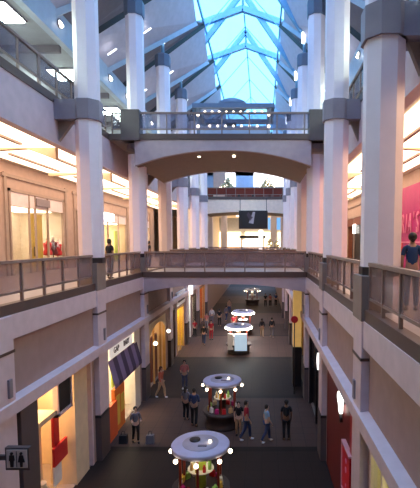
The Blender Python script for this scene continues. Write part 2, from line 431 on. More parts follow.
# ---------------------------------------------------------------- second-storey coffered ceilings, cove light put in as glow
for nm, s in SIDES.items():
    o = s['o']
    x0 = s['P3']+o*.75; x1 = s['W']-o*.5
    k = 0
    y = -1.2
    while y < 47:
        if y > 2:
            t = thing('ceiling_coffer', f'warm-lit ceiling coffer made to glow over the {nm} second-storey walkway, {ORD[k] if k < 17 else "row"} {"" if k < 17 else "number "+str(k+1)} from the viewer'.replace('  ', ' '), 'ceiling light', (x0, y, 11.8), 'ceiling coffers made to glow')
            MB().box(x0, x1, y+.1, y+S-.1, 11.96, 12.01).build('coffer_glow_panel', L_CEIL, t)
            for f in (.28, .72):
                xm = x0+(x1-x0)*f
                MB().box(xm-.07, xm+.07, y+.9, y+S-.9, 11.88, 11.97).build('air_slot', SOFFIT, t)
            MB().prism([(x0, y-.12, 12.0), (x1, y-.12, 12.0), (x1, y-.12, 11.8), (x0+(x1-x0)*.35, y-.12, 11.92), (x0, y-.12, 11.5)], (0, .24, 0)).build('cross_rib', CREAM, t)
            k += 1
        y += S
    # top-storey lamps
    for k, i in enumerate(range(-1, 6)):
        y = D(i)+1.2; x = s['B']+o*1.3
        t = thing('ceiling_lamp', f'greenish white lamp glowing on the top-storey ceiling, {nm} side, {ORD[k]} from the viewer', 'ceiling light', (x, y, 17.1), 'top storey ceiling lamps')
        MB().box(x-.75, x+.75, y-.7, y+.7, 17.03, 17.07).build('diffuser', L_UP, t)
        MB().box(x-.82, x+.82, y-.77, y+.77, 17.07, 17.15).build('housing', GREYB, t)
        MB().box(s['B']+o*.2, s['W'], y+2.9, y+3.1, 16.85, 17.15).build('cross_beam', PLEATD, t)
    for k in range(12):
        y = 4.0+3.1*k; x = s['B']-o*.16
        t = thing('beam_lamp', f'small round lamp on the {nm} upper beam, number {k+1} from the viewer', 'lamp', (x, y, 17.7), 'round lamps on the upper beams')
        MB().tube((x, y, 17.7), (x-o*.10, y, 17.75), .15, 16).build('lens', L_SPOT, t)
        MB().tube((x+o*.02, y, 17.75), (x-o*.06, y, 17.75), .2, 16).build('rim', GREYB, t)

# ---------------------------------------------------------------- shopfronts
def room(t, nm, X, y0, y1, z0, z1, depth, wall, light, lx=.5):
    """lit interior behind an opening; X opening plane, outward direction o"""
    o = SIDES[nm]['o']; e = X+o*depth
    MB().box(e, e+o*.1, y0, y1, z0, z1).build('back_wall', wall, t)
    MB().box(X+o*.05, e, y0, y0+.06, z0, z1).build('side_wall', wall, t)
    MB().box(X+o*.05, e, y1-.06, y1, z0, z1).build('side_wall', wall, t)
    MB().box(X+o*.05, e, y0, y1, z1, z1+.08).build('shop_ceiling', wall, t)
    MB().box(X+o*.05, e, y0, y1, z0, z0+.03).build('shop_floor', WALK, t)
    w = (y1-y0)
    MB().box(X+o*.4, X+o*(depth-.3), y0+w*.12, y1-w*.12, z1-.08, z1-.02).build('light_panel', light, t)
def frame(t, nm, X, y0, y1, z0, z1, m, w=.12, div=()):
    o = SIDES[nm]['o']
    mb = MB().box(X-o*.03, X+o*.12, y0, y0+w, z0, z1).box(X-o*.03, X+o*.12, y1-w, y1, z0, z1).box(X-o*.03, X+o*.12, y0, y1, z1-w, z1)
    mb.build('frame', m, t)
    for d in div: MB().box(X-o*.02, X+o*.08, d-.04, d+.04, z0, z1-w).build('mullion', m, t)
def pane(t, nm, X, y0, y1, z0, z1):
    o = SIDES[nm]['o']
    MB().box(X+o*.03, X+o*.045, y0, y1, z0, z1).build('window_pane', SHOPG, t)
def mannequin(x, y, z, m, label, h=1.0):
    t = thing('mannequin', label, 'mannequin', (x, y, z))
    MB().lathe([(.02, z+.02), (.16, z+.02), (.17, z+.06), (.03, z+.08), (.03, z+.75*h), (.24, z+.8*h), (.25, z+.95*h), (.17, z+1.12*h), (.22, z+1.32*h), (.24, z+1.42*h), (.07, z+1.5*h), (.05, z+1.58*h)], x, y, 16).build('dressed_torso', m, t)
    MB().ball((x, y, z+1.69*h), .09, 1.3).build('head', CREAMW, t)
    return t
def shelf_unit(nm, x, y0, y1, z, label, cols, goods_label, group, n=3):
    o = SIDES[nm]['o']
    t = thing('display_shelf', label, 'shelf', (x, (y0+y1)/2, z))
    MB().box(x, x+o*.4, y0, y0+.05, z, z+1.9).box(x, x+o*.4, y1-.05, y1, z, z+1.9).build('side_panels', DARK, t)
    for k in range(n):
        zz = z+.3+k*1.5/n
        MB().box(x, x+o*.4, y0+.05, y1-.05, zz, zz+.04).build('shelf_board', WHITEP, t)
        c = 4
        for j in range(c):
            yy = y0+.2+(y1-y0-.4)*j/(c-1)
            m = cols[(k*2+j) % len(cols)]
            mb = MB().box(x+o*.1, x+o*.3, yy-.09, yy+.09, zz+.04, zz+.13).prism([(x+o*.1, yy-.08, zz+.13), (x+o*.3, yy-.08, zz+.13), (x+o*.3, yy-.08, zz+.27), (x+o*.22, yy-.08, zz+.27)], (0, .16, 0))
            single('shoe', mb, m, goods_label, 'shoe', group, .01)

# wall pieces of the second storey, with openings where shops are
def wall2(nm, spans, zt_open):
    s = SIDES[nm]; o = s['o']; X = s['W']
    mb = MB(); y = YN
    for a, bb, zt in spans:
        mb.box(X, X+o*.25, y, a, Z2, 12.0); mb.box(X, X+o*.25, a, bb, zt, 12.0); y = bb
    mb.box(X, X+o*.25, y, 48, Z2, 12.0)
    struct('wall_second_'+nm, mb, WALLB)
    tr = MB()
    y = YN
    for a, bb, zt in spans:
        tr.box(X-o*.08, X, a-.35, a-.15, Z2, 11.5).box(X-o*.08, X, bb+.15, bb+.35, Z2, 11.5).box(X-o*.1, X, a-.5, bb+.5, 11.3, 11.45)
    struct('trim_second_'+nm, tr, SOFFIT)
L2L = [(13.2, 18.6, 10.6), (20.5, 26.2, 10.8), (27.9, 30.6, 10.3), (31.6, 38.2, 10.6), (39.6, 46, 10.6)]
L2R = [(30.5, 33.2, 10.0), (34.5, 40.5, 10.5), (41.5, 47, 10.5)]
wall2('left', L2L, 0); wall2('right', L2R, 0)
def shop2(nm, y0, y1, zt, label, wall, light, signm, sign_txt, div, doorm=None):
    X = SIDES[nm]['W']; o = SIDES[nm]['o']
    t = thing('shopfront', label, 'shop', (X, (y0+y1)/2, Z2))
    room(t, nm, X, y0, y1, Z2, zt-.75, 2.6, wall, light)
    frame(t, nm, X-o*.04, y0, y1, Z2, zt, SOFFIT, .14, div)
    MB().box(X-o*.02, X+o*.25, y0+.14, y1-.14, zt-.8, zt-.1).build('sign_band', signm, t)
    if sign_txt:
        text_mesh(sign_txt, .42, .02, BLACK, t, 'sign_lettering', aisle_text_mtx(o, X-o*.06, (y0+y1)/2, zt-.45), 1.2)
    pane(t, nm, X, y0+.14, y1-.14, Z2+.05, zt-.8)
    return t
SB = mat('pale_sign_band', (.85, .76, .80), .5)
shop2('left', *L2L[0], 'second-storey beige shopfront at the left picture edge', CREAM, L_SHOPD, SB, '', (15.9,))
t = shop2('left', *L2L[1], 'bright shoe shop behind the left upper railing with a yellow door', CREAMW, L_SHOP, SB, '', (22.3, 22.9, 24.2))
yd = MB().box(-12.35, -12.25, 22.95, 24.1, Z2+.03, 9.75).build('yellow_door', YEL, t)
MB().tube((-12.2, 23.1, 7.5), (-12.2, 23.1, 8.0), .025).build('door_handle', DARK, yd)
MB().box(-11.93, -11.86, 22.9, 24.3, 10.15, 10.55).build('logo_plate', GREYB, t)
shelf_unit('left', -13.6, 20.8, 22.2, Z2+.03, 'shoe display shelves at the left of the bright shop', [BLACK, WHITEP, BRED, WOODR], 'shoe on the display shelves of the bright left shop', 'shoes on the shop shelves', 4)
mannequin(-12.22, 24.55, Z2+.03, BRED, 'mannequin in bright red dress, leftmost in the bright shop window', 1.05)
mannequin(-12.22, 25.2, Z2+.03, DRED, 'mannequin in dark red coat in the bright shop window', 1.08)
mannequin(-12.22, 25.75, Z2+.03, BRED, 'mannequin in red jacket nearest the window edge, right of the dark red one', 1.0)
shop2('left', *L2L[2], 'narrow dim doorway shop on the left upper walkway', CREAM, L_SHOPD, SB, '', ())
t = shop2('left', *L2L[3], 'orange-lit second-storey shop between the two nearest left columns', CREAM, L_SHOPW, SB, '', (33.6, 36.0))
MB().box(-12.5, -12.42, 31.9, 33.5, Z2+.03, 9.6).build('orange_display', ORANGE, t)
MB().box(-12.5, -12.42, 36.4, 37.6, Z2+.03, 9.2).build('green_display', GREEN, t)
MB().box(-11.9, -11.8, 32.2, 34.6, 9.9, 10.5).build('lit_sign', L_SIGN, t)
t = shop2('left', *L2L[4], 'far second-storey shop seen left of the footbridge', CREAM, L_SHOPW, SB, '', (42.8,))
MB().box(-11.9, -11.8, 40.5, 43.4, 9.9, 10.5).build('lit_sign', L_SIGN, t)
# right upper: pink wall shop
t = thing('pink_wall', 'bright pink shop wall with raised pink lettering on the right', 'shop', (8, 22, Z2))
wp = MB().box(7.9, 8.0, 12.5, 27.4, Z2, 11.25).build('wall_panel', PINK, t)
MB().box(7.87, 7.9, 12.5, 27.4, 8.2, 8.28).build('trim_strip', PINKL, t)
for k, ch in enumerate("VICTORIA'S SECRET"):
    if ch != ' ': text_mesh(ch, 1.5, .03, PINKL, wp, 'letter', aisle_text_mtx(1, 7.86, 26.9-k*.56, 9.2), .5)
MB().box(7.87, 7.9, 24.2, 24.9, 7.0, 8.2).build('poster', BRED, t)
t = shop2('right', *L2R[0], 'dark framed doorway with a lit panel right of the second right column', OCHRE, L_SHOPD, WOODR, '', ())
MB().box(7.86, 7.96, 31.2, 32.3, 8.5, 9.4).build('lit_panel', L_SIGN, t)
t = shop2('right', *L2R[1], 'dark fronted second-storey shop on the right walkway beyond the lit doorway', WOODR, L_SHOPD, WOODR, '', (37.5,))
MB().box(8.1, 8.2, 35.4, 38.6, Z2, 9.7).build('dark_door', BLACK, t)
MB().box(7.85, 7.95, 36.6, 37.4, 9.0, 9.8).build('lit_panel', L_SIGN, t)
shop2('right', *L2R[2], 'farthest shop on the right upper walkway', CREAM, L_SHOP, SB, '', (44,))
single('wall_lantern', MB().box(7.75, 7.98, 27.6, 28.2, 8.2, 9.6), L_SIGN, 'lit wall lantern beside the pink wall', 'lamp')

# ---- ground floor openings
def wall1(nm, spans):
    s = SIDES[nm]; o = s['o']; X = s['P']+o*.14
    mb = MB(); y = YN
    for a, bb, zt in spans:
        if a > y: mb.box(X, X+o*.3, y, a, 0, 4.1)
        if zt < 4.05: mb.box(X, X+o*.3, a, bb, zt, 4.1)
        y = bb
    mb.box(X, X+o*.3, y, 48, 0, 4.1)
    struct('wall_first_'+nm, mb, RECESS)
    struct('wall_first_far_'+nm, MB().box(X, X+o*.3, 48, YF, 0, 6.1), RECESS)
L1L = [(11.25, 15.45, 4.05), (17.0, 21.4, 4.05), (23.4, 27.4, 3.7), (29.1, 30.6, 3.6), (31.2, 34.0, 3.4), (35.4, 37.2, 3.9), (38.2, 40.4, 3.5), (41.5, 46.5, 3.7)]
L1R = [(6.4, 9.3, 3.9), (10.5, 15.5, 4.0), (16.8, 21.6, 3.9), (23.2, 27.6, 3.8), (29.2, 33.8, 3.7), (35.5, 40.2, 3.7), (41.5, 46.5, 3.7)]
wall1('left', L1L); wall1('right', L1R)
def shop1(nm, sp, label, wall, light, fm_=SOFFIT, div=(), glassy=True, depth=3.0):
    y0, y1, zt = sp; X = SIDES[nm]['P']+SIDES[nm]['o']*.16
    t = thing('shopfront', label, 'shop', (X, (y0+y1)/2, 0))
    room(t, nm, X+SIDES[nm]['o']*.02, y0, y1, 0, zt, depth, wall, light)
    frame(t, nm, X, y0, y1, 0, zt, fm_, .12, div)
    if glassy: pane(t, nm, X, y0+.1, y1-.1, .05, zt-.1)
    return t, X
single('recess_shade_panel', MB().box(-6.02, -6.25, 10.45, 11.27, 0, 4.04), BASEM, 'dark panel standing in for the shaded recess beside the restroom sign', 'panel', bevel=.02)  # added panel, dark colour stands in for shade in the recess
# left entrance with dark window and red notice
t, X = shop1('left', L1L[0], 'warm lit ground-floor entrance beside the restroom sign', CREAM, lamp('entrance_light', (1, .64, .34), 5), LILAC, (), False, 2.6)
MB().box(X-.6, X-1.2, 12.55, 12.95, 0, 2.75).build('inner_pillar', CREAM, t)
MB().box(X-.05, X-1.6, 11.3, 12.85, 2.95, 3.1).build('hanging_soffit', CREAM, t)
MB().box(X-.5, X-1.5, 11.35, 11.7, 0, 2.95).build('inner_pillar', CREAM, t)
MB().box(X-.02, X-.12, 12.91, 13.75, 2.95, 4.0).build('dark_window', BLACK, t)
MB().box(X+.02, X-.14, 12.83, 12.91, 2.85, 4.0).box(X+.02, X-.14, 13.75, 13.83, 2.85, 4.0).box(X+.02, X-.14, 12.83, 13.83, 2.85, 2.95).build('window_surround', LILAC, t)
MB().box(X-.3, X-.38, 13.15, 13.50, 1.75, 2.85).build('red_banner', BRED, t)
MB().box(X-.25, X-.33, 13.05, 13.95, 1.15, 1.75).build('red_notice', BRED, t)
MB().box(X-.28, X-.33, 13.05, 13.55, .5, 1.13).build('white_notice', WHITEP, t)
MB().box(X-.02, X-.9, 14.05, 15.1, 0, 4.0).build('broad_pillar', CREAM, t)
# statue-like bright vase on plinth near
t = thing('urn', 'pale urn on a small stand inside the warm entrance', 'urn', (X-.3, 12.30, 0))
MB().lathe([(.2, 0), (.22, .35), (.12, .4)], X-.3, 12.30, 16).build('stand', CREAMW, t)
MB().lathe([(.1, .4), (.2, .6), (.22, .8), (.12, 1.0), (.15, 1.08)], X-.3, 12.30, 16).build('bowl', CREAM, t)
# awning shop
t, X = shop1('left', L1L[1], 'cream children\'s clothing shop with yellow and orange display under a striped awning', CREAMW, lamp('awning_shop_light', (1, .85, .6), 7), LILAC, (), False, 2.0)
MB().box(X-.02, X-.16, 17.9, 19.2, 0, 1.95).build('orange_display', ORANGE, t)
MB().box(X-.0, X-.02, 18.05, 18.5, .3, 1.6).box(X, X-.02, 18.65, 19.1, .7, 1.5).build('yellow_print', YEL, t)
MB().box(X-.2, X-.26, 18.2, 19.4, 1.95, 2.6).build('lime_poster', GREEN, t)
MB().box(X+.05, X-.1, 17.0, 18.0, 0, 1.5).build('red_orange_counter', mat('vermilion', (.75, .12, .03), .5), t)
MB().box(X+.08, X-.2, 20.5, 21.4, 0, 4.0).build('white_pier', CREAMW, t)
aw = thing('awning', 'purple striped canvas awning projecting over the left aisle', 'awning', (X, 19, 3.2))
n = 8; ya, yb = 17.05, 20.9
for k in range(n):
    a = ya+(yb-ya)*k/n; c = ya+(yb-ya)*(k+1)/n
    MB().prism([(X+.06, a, 3.42), (X+.32, a, 2.45), (X+.32, a, 2.28), (X+.29, a, 2.28), (X+.29, a, 2.43), (X+.04, a, 3.38)], (0, c-a, 0)).build('canvas_stripe', PURPLE if k % 2 else PURPLEL, aw)
MB().prism([(X+.05, yb, 3.4), (X+.31, yb, 2.33), (X+.05, yb, 2.33)], (0, .04, 0)).build('end_gusset', PURPLE, aw)
sg = thing('shop_sign', 'white sign with black lettering above the purple awning', 'sign', (X+.2, 19, 3.7))
sb = MB().box(X+.03, X+.08, 17.2, 20.2, 3.44, 3.98).build('sign_board', mat('white_sign', (.8, .78, .78), .4, emit=(1, .95, .9), es=.2), sg)
for wd, yy in (('GAP', 17.95), ('BABY', 19.3)):
    text_mesh(wd, .36, .012, BASEM, sb, 'lettering', aisle_text_mtx(-1, X+.09, yy, 3.71), .95)
# wood arch shop
t, X = shop1('left', L1L[2], 'shop with warm arched wooden doorway past the second left pier', CREAM, L_SHOPD, OCHRE, (24.6, 26.2), False, 1.6)
wd_ = MB().box(X-.2, X-.3, 24.7, 26.1, 0, 2.7).build('wooden_door', WOODR, t)
MB().tube((X-.16, 25.0, .9), (X-.16, 25.0, 1.4), .025).build('door_handle', DARK, wd_)
pts = [(X+.05, 23.4, 3.7), (X+.05, 27.4, 3.7), (X+.05, 27.4, 2.7)]+[(X+.05, 25.4+2*math.cos(PI*k/12), 2.7+.75*math.sin(PI*k/12)) for k in range(13)]+[(X+.05, 23.4, 2.7)]
MB().prism([Vector(p) for p in dict.fromkeys(pts)], (-.1, 0, 0)).build('arched_head', CREAM, t)
for y in (23.7, 27.1):
    MB().ball((X+.3, y, 2.6), .12).build('globe_lamp', L_BULB, t)
# narrow bright windows
t, X = shop1('left', L1L[3], 'ochre shop window just before the tall bright yellow window', OCHRE, L_SHOPD, DARK, ())
t, X = shop1('left', L1L[4], 'tall bright yellow shop window under the small white and black sign', YEL, lamp('yellow_window_light', (1, .8, .4), 9), OCHRE, (32.6,), True, 1.2)
sg = thing('shop_sign', 'small white sign with a black band above the bright yellow window', 'sign', (X+.2, 32, 4))
MB().box(X+.05, X+.17, 30.6, 34.0, 3.6, 4.6).build('sign_board', WHITEP, sg); MB().box(X+.17, X+.2, 31.1, 33.5, 3.85, 4.3).build('black_band', BLACK, sg)
t, X = shop1('left', L1L[5], 'narrow white lit shop window past the bright yellow one', WHITEP, lamp('white_window_light', (1, .92, .75), 9), WHITEP, (36.3,), True, 1.2)
sg = single('blade_sign', MB().box(X+.1, X+.55, 35.2, 35.35, 4.0, 5.6), L_SIGN, 'tall white blade sign above the narrow white lit window', 'sign', bevel=.02)
t, X = shop1('left', L1L[6], 'second white lit window farther down the left aisle', CREAMW, L_SHOPW, DARK, (39.3,), True, 1.2)
t, X = shop1('left', L1L[7], 'orange lit shop at the far end of the left ground floor', ORANGE, L_SHOPD, OCHRE, (43, 45), True, 1.2)
MB().box(X+.05, X+.15, 42, 45, 3.9, 5.6).build('orange_sign_wall', ORANGE, t)
# right ground floor
t, X = shop1('right', L1R[0], 'yellow-green lit shop windows at the lower right corner', CREAM, L_GREEN, LILAC, (7.5, 8.4), True, 1.5)
MB().box(X+.5, X+.6, 8.45, 9.2, 0, 3.8).build('olive_panel', mat('olive', (.35, .30, .08), .6), t)
t, X = shop1('right', L1R[1], 'deep red shopfront with round white emblem between the right piers', DRED, L_SHOPD, DRED, (), False, 1.0)
MB().box(X-.02, X+.12, 11.2, 15.5, 0, 4.0).build('red_wall', DRED, t)
MB().box(X-.06, X-.02, 11.0, 11.3, 0, 4.0).build('red_post', RED, t)
sg = thing('emblem_sign', 'white rounded shop emblem standing off the deep red wall', 'sign', (X-.1, 12.3, 3.2))
prof = []
for k in range(28):
    a = 2*PI*k/28; r = .34*(1+.16*math.sin(3*a+.6)+.07*math.cos(5*a))
    prof.append((X-.10, 12.35+r*math.cos(a), 3.55+r*.95*math.sin(a)))
MB().prism(prof, (-.06, 0, 0)).build('emblem_face', L_SIGN, sg)
MB().tube((X-.10, 12.35, 3.55), (X, 12.35, 3.55), .1).build('stand_off', BLACK, sg)
MB().tube((X-.13, 12.3, 3.2), (X-.13, 12.15, 3.0), .05).build('emblem_tail', BLACK, sg)
bs = thing('blade_sign', 'tall red framed sign on the deep red shopfront', 'sign', (X-.1, 11.5, 1.2))
sf = MB().box(X-.12, X-.02, 11.0, 12.0, 1.2, 2.5).build('sign_face', BRED, bs)
MB().box(X-.15, X-.02, 12.0, 12.06, 1.15, 2.55).box(X-.15, X-.02, 11.0, 12.0, 2.5, 2.55).box(X-.15, X-.02, 11.0, 12.0, 1.15, 1.2).build('sign_frame', mat('pale_pink', (.7, .35, .38), .5), bs)
for zz, rr in ((2.2, .07), (1.95, .08), (1.5, .05)): MB().tube((X-.12, 11.45, zz), (X-.135, 11.45, zz), rr, 12).build('sign_mark', PINKL, sf)
t, X = shop1('right', L1R[2], 'black shopfront with oval white sign between the second and third right piers', BLACK, lamp('dark_shop_light', (1, .6, .35), .5), BLACK, (19,), True, 1.2)
MB().box(X+.2, X+.35, 16.9, 21.5, 0, 3.8).build('black_partition', BLACK, t)
sg = single('oval_sign', MB().prism([(X-.20, 17.0+.28*math.cos(2*PI*k/20), 3.45+.34*math.sin(2*PI*k/20)) for k in range(20)], (.1, 0, 0)), L_SIGN, 'white oval sign on the black shopfront', 'sign')
t, X = shop1('right', L1R[3], 'yellow walled shop under the lower footbridge on the right', YEL, L_SHOP, OCHRE, (25.4,), True, 1.2)
MB().box(X-.04, X+.1, 23.3, 27.5, .0, 1.5).build('dark_dado', BLACK, t)
MB().box(X+.3, X+.4, 23.3, 27.5, 0, 3.6).build('yellow_wall', mat('ochre_yellow', (.72, .45, .10), .6), t)
rs = thing('round_sign', 'red disc sign on a dark post near the right aisle wall', 'sign', (1.75, 22.9, 0))
MB().tube((1.75, 22.9, 0), (1.75, 22.9, 3.95), .03).build('post', DARK, rs)
MB().tube((1.75, 22.84, 4.1), (1.75, 22.92, 4.1), .19, 24).build('disc', BRED, rs)
t, X = shop1('right', L1R[4], 'cream lit shop just beyond the footbridge on the right', CREAM, L_SHOP, SOFFIT, (31,), True, 1.2)
t, X = shop1('right', L1R[5], 'dim wooden shopfront farther down the right aisle', OCHRE, L_SHOPD, DARK, (38,), True, 1.2)
t, X = shop1('right', L1R[6], 'last lit shop on the right of the ground floor', CREAM, L_SHOPD, SOFFIT, (44,), True, 1.2)
# restroom sign
rs = thing('restroom_sign', 'restroom sign with black man and woman figures on pale board', 'sign', (-5.9, 10.6, 3.1))
RY = 9.35; rx0, rx1 = -6.02, -5.55; zz = 3.05
def rpx(u, v, Y=RY): return ((u-262)*Y/430, 8.2-(v-243)*Y/430)
x0, x1, z0, z1 = -5.74, -5.28, 3.13, 3.57
MB().box(x0-.04, x1+.04, RY, RY+.12, z0-.04, z1+.04).build('casing', BASEM, rs)
bd = MB().box(x0, x1, RY-.02, RY, z0+.02, z1).build('board', mat('restroom_board', (.72, .60, .54), .5), rs)
w = x1-x0; cz = (z0+z1)/2
for cx in (x0+w*.27, x0+w*.73):
    mb = MB()
    mb.tube((cx, RY-.04, cz+.14), (cx, RY-.02, cz+.14), .033, 12)
    if cx < x0+w/2: pts = [(-.05, .10), (.05, .10), (.062, -.02), (.04, -.03), (.035, -.17), (-.035, -.17), (-.04, -.03), (-.062, -.02)]
    else: pts = [(-.04, .10), (.04, .10), (.075, -.06), (.03, -.06), (.025, -.17), (-.025, -.17), (-.03, -.06), (-.075, -.06)]
    mb.prism([(cx+a, RY-.04, cz+c) for a, c in pts], (0, .02, 0)); mb.build('figure', BLACK, bd)
MB().box(x0+w*.49, x0+w*.51, RY-.035, RY-.02, z0+.05, z1-.03).build('divider', BLACK, bd)
MB().box(x0-.31, x0-.04, RY+.04, RY+.12, cz-.05, cz+.05).build('bracket', BASEM, rs)

# ---------------------------------------------------------------- kiosks
def bottle(m, x, y, z, label, grp, h=.22, r=.05):
    return single('jar', MB().lathe([(r, z), (r*1.05, z+h*.2), (r, z+h*.65), (r*.5, z+h*.8), (r*.5, z+h), (0, z+h)], x, y, 10), m, label, 'jar', grp)
def bag(m, x, y, z, label, grp, w=.18, h=.2, a=0):
    mb = MB().prism([(-w/2, -.06, 0), (w/2, -.06, 0), (w*.42, -.04, h), (-w*.42, -.04, h)], (0, .10, 0))
    mb.tube((-.05, .0, h), (-.03, .0, h+.07), .008, 5).tube((.05, .0, h), (.03, .0, h+.07), .008, 5).tube((-.03, 0, h+.07), (.03, 0, h+.07), .008, 5)
    bmesh.ops.rotate(mb.bm, verts=mb.bm.verts, matrix=Matrix.Rotation(a, 3, 'Z')); bmesh.ops.translate(mb.bm, verts=mb.bm.verts, vec=(x, y, z))
    return single('gift_bag', mb, m, label, 'bag', grp)
def kiosk(x, y, label, back, where, posts=6, R=.86, H=2.1, ng=12, sign=None, goods=True):
    t = thing('kiosk', label, 'kiosk', (x, y, 0), 'round kiosks in the aisle')
    MB().lathe([(.76*R/.86, 0), (.76*R/.86, .08), (.74*R/.86, .1), (.74*R/.86, .5), (.86*R/.86, .6), (.86*R/.86, .74)], x, y, 28).build('counter', DARK, t)
    cn_ = MB().lathe([(R*.93, H-.16), (R, H-.14), (R, H-.03), (R*.97, H), (0, H)], x, y, 40)
    cn = cn_.build('canopy', KTOP, t)
    MB().lathe([(R*.62, H), (R*.62, H+.01), (0, H+.012)], x, y, 30).build('canopy_inset', mat('canopy_inset', (.42, .40, .47), .5), cn)
    MB().lathe([(.16, H+.01), (.17, H+.05), (0, H+.05)], x-.22*R, y+.15, 20).build('vent', BLACK, cn)
    MB().box(x-.05*R, x+.25*R, y-.28, y-.2, H+.01, H+.05).build('cable_duct', GREYB, cn)
    MB().ball((x+.33*R, y-.02, H+.06), .05).build('top_lamp', L_BULB, cn)
    for k in range(posts):
        a = 2*PI*(k+.5)/posts
        MB().box(x+R*.74*math.cos(a)-.035, x+R*.74*math.cos(a)+.035, y+R*.74*math.sin(a)-.035, y+R*.74*math.sin(a)+.035, .74, H-.14).build('post', KWOOD, t)
    MB().lathe([(.16, .74), (.16, H-.16)], x, y, 16).build('centre_core', back, t)
    MB().lathe([(.45*R, 1.28), (.45*R, 1.31)], x, y, 24).build('upper_shelf', WHITEP, t)
    MB().lathe([(.16, H-.24), (.32, H-.2), (.32, H-.17)], x, y, 20).build('inner_light', lamp('kiosk_inner_light', (1, .85, .55), 3), t)
    for k in range(8):
        a = 2*PI*(k)/8
        MB().ball((x+R*1.02*math.cos(a), y+R*1.02*math.sin(a), H-.26), .07).build('globe_bulb', L_BULB, t)
    if goods:
        cols = [WHITEP, mat('goods_green', (.30, .60, .15)), mat('goods_tan', (.60, .38, .18)), PINK, YEL, CREAMW, BRED]
        nmz = ['white', 'green', 'tan', 'pink', 'yellow', 'cream', 'red']
        for k in range(ng):
            a = 2*PI*k/ng+.2
            j = (k*3) % 7
            bag(cols[j], x+R*.70*math.cos(a), y+R*.70*math.sin(a), .74, f'{nmz[j]} gift bag on the counter of {where}', f'gift bags on the counter of {where}', a=a+PI/2)
        for k in range(8):
            a = 2*PI*k/8+.5; j = (k*2+1) % 7
            bottle(cols[j], x+R*.33*math.cos(a), y+R*.33*math.sin(a), 1.31, f'{nmz[j]} jar on the raised shelf of {where}', f'jars on the raised shelf of {where}')
    return t
kiosk(-1.88, 12.75, 'nearest round kiosk with pale disc canopy and yellow-green display, cut by the bottom edge', GREEN, 'the nearest kiosk', ng=14, R=.89)
kiosk(-1.78, 18.9, 'second round kiosk with pale disc canopy, dark counter and globe bulbs', DARK, 'the second kiosk', ng=12)
k3 = kiosk(-1.75, 31.8, 'third kiosk down the aisle with lit blue-white panel', WOODR, 'the third kiosk', goods=False, R=.95)
MB().box(-2.0, -1.1, 30.85, 30.95, .35, 1.6).build('lit_panel', L_SIGNC, k3)
MB().box(-2.5, -2.1, 30.95, 31.05, .4, 1.6).build('poster', mat('poster_pale', (.7, .6, .55), emit=(1, .85, .7), es=.08), k3)
MB().lathe([(1.0, 1.86), (1.05, 1.9), (1.0, 1.95)], -1.75, 31.8, 24).build('light_ring', L_SPOT, k3)
k4 = kiosk(-1.7, 38.5, 'fourth kiosk down the aisle, bright ring of bulbs', WOODR, 'the fourth kiosk', goods=False, R=.95)
MB().lathe([(1.0, 1.86), (1.05, 1.9), (1.0, 1.95)], -1.7, 38.5, 24).build('light_ring', L_SPOT, k4)
kiosk(-1.3, 57.0, 'farthest small kiosk at the end of the aisle', WHITEP, 'the farthest kiosk', goods=False, R=1.0)

# pavilion on top footbridge
pv = thing('pavilion', 'white framed pavilion bar with dome and string lights on the top footbridge', 'kiosk', (-1.55, 24.6, Z3))
PVX0, PVX1, PY0, PY1 = -3.35, .35, 23.2, 26.0
PW = mat('pavilion_paint', (.13, .18, .27), .45)
for x in (PVX0, PVX1):
    for y in (PY0, PY1):
        MB().lathe([(.14, Z3), (.14, Z3+.2), (.1, Z3+.24), (.1, Z3+1.78), (.15, Z3+1.85)], x, y, 14).build('post', PW, pv)
        MB().ball((x, y-.16, Z3+1.5), .09).build('post_lamp', L_BULB, pv); MB().ball((x, y-.16, Z3+.9), .09).build('post_lamp', L_BULB, pv)
MB().box(PVX0-.3, PVX1+.3, PY0-.2, PY0+.1, Z3+1.85, Z3+2.07).box(PVX0-.3, PVX1+.3, PY1-.1, PY1+.2, Z3+1.85, Z3+2.07).box(PVX0-.3, PVX0, PY0, PY1, Z3+1.85, Z3+2.07).box(PVX1, PVX1+.3, PY0, PY1, Z3+1.85, Z3+2.07).build('roof_frame', PW, pv)
MB().lathe([(.78, Z3+2.04), (.82, Z3+2.2), (.74, Z3+2.36), (.45, Z3+2.5), (0, Z3+2.55)], -1.6, PY0+.7, 28).build('dome', PW, pv)
MB().lathe([(.6, Z3+.0), (.6, Z3+1.05), (.75, Z3+1.1), (.75, Z3+1.16)], -1.6, 24.6, 24).build('round_bar', PW, pv)
MB().box(PVX0, PVX1, PY0-.02, PY0+.04, Z3, Z3+.95).build('counter_front', mat('pavilion_panel', (.35, .42, .55), .4), pv)
MB().box(-1.9, -1.35, PY0-.08, PY0-.03, Z3+.95, Z3+1.1).build('dark_plate', BLACK, pv)
pts = [Vector((-1.6+.8*math.cos(PI*k/12), PY0, Z3+1.15+.5*math.sin(PI*k/12))) for k in range(13)]
mb = MB()
for a, c in zip(pts, pts[1:]): mb.tube(a, c, .04, 6)
mb.build('arch_hoop', PW, pv)
for k in range(9):
    MB().ball((PVX0+.35+(PVX1-PVX0-.7)*k/8, PY0-.05, Z3+1.66), .06).build('bulb', L_BULB, pv)
for k in range(7):
    MB().ball((PVX0+.6+(PVX1-PVX0-1.2)*k/6, PY0-.05, Z3+.95), .065).build('bulb', L_BULB, pv)
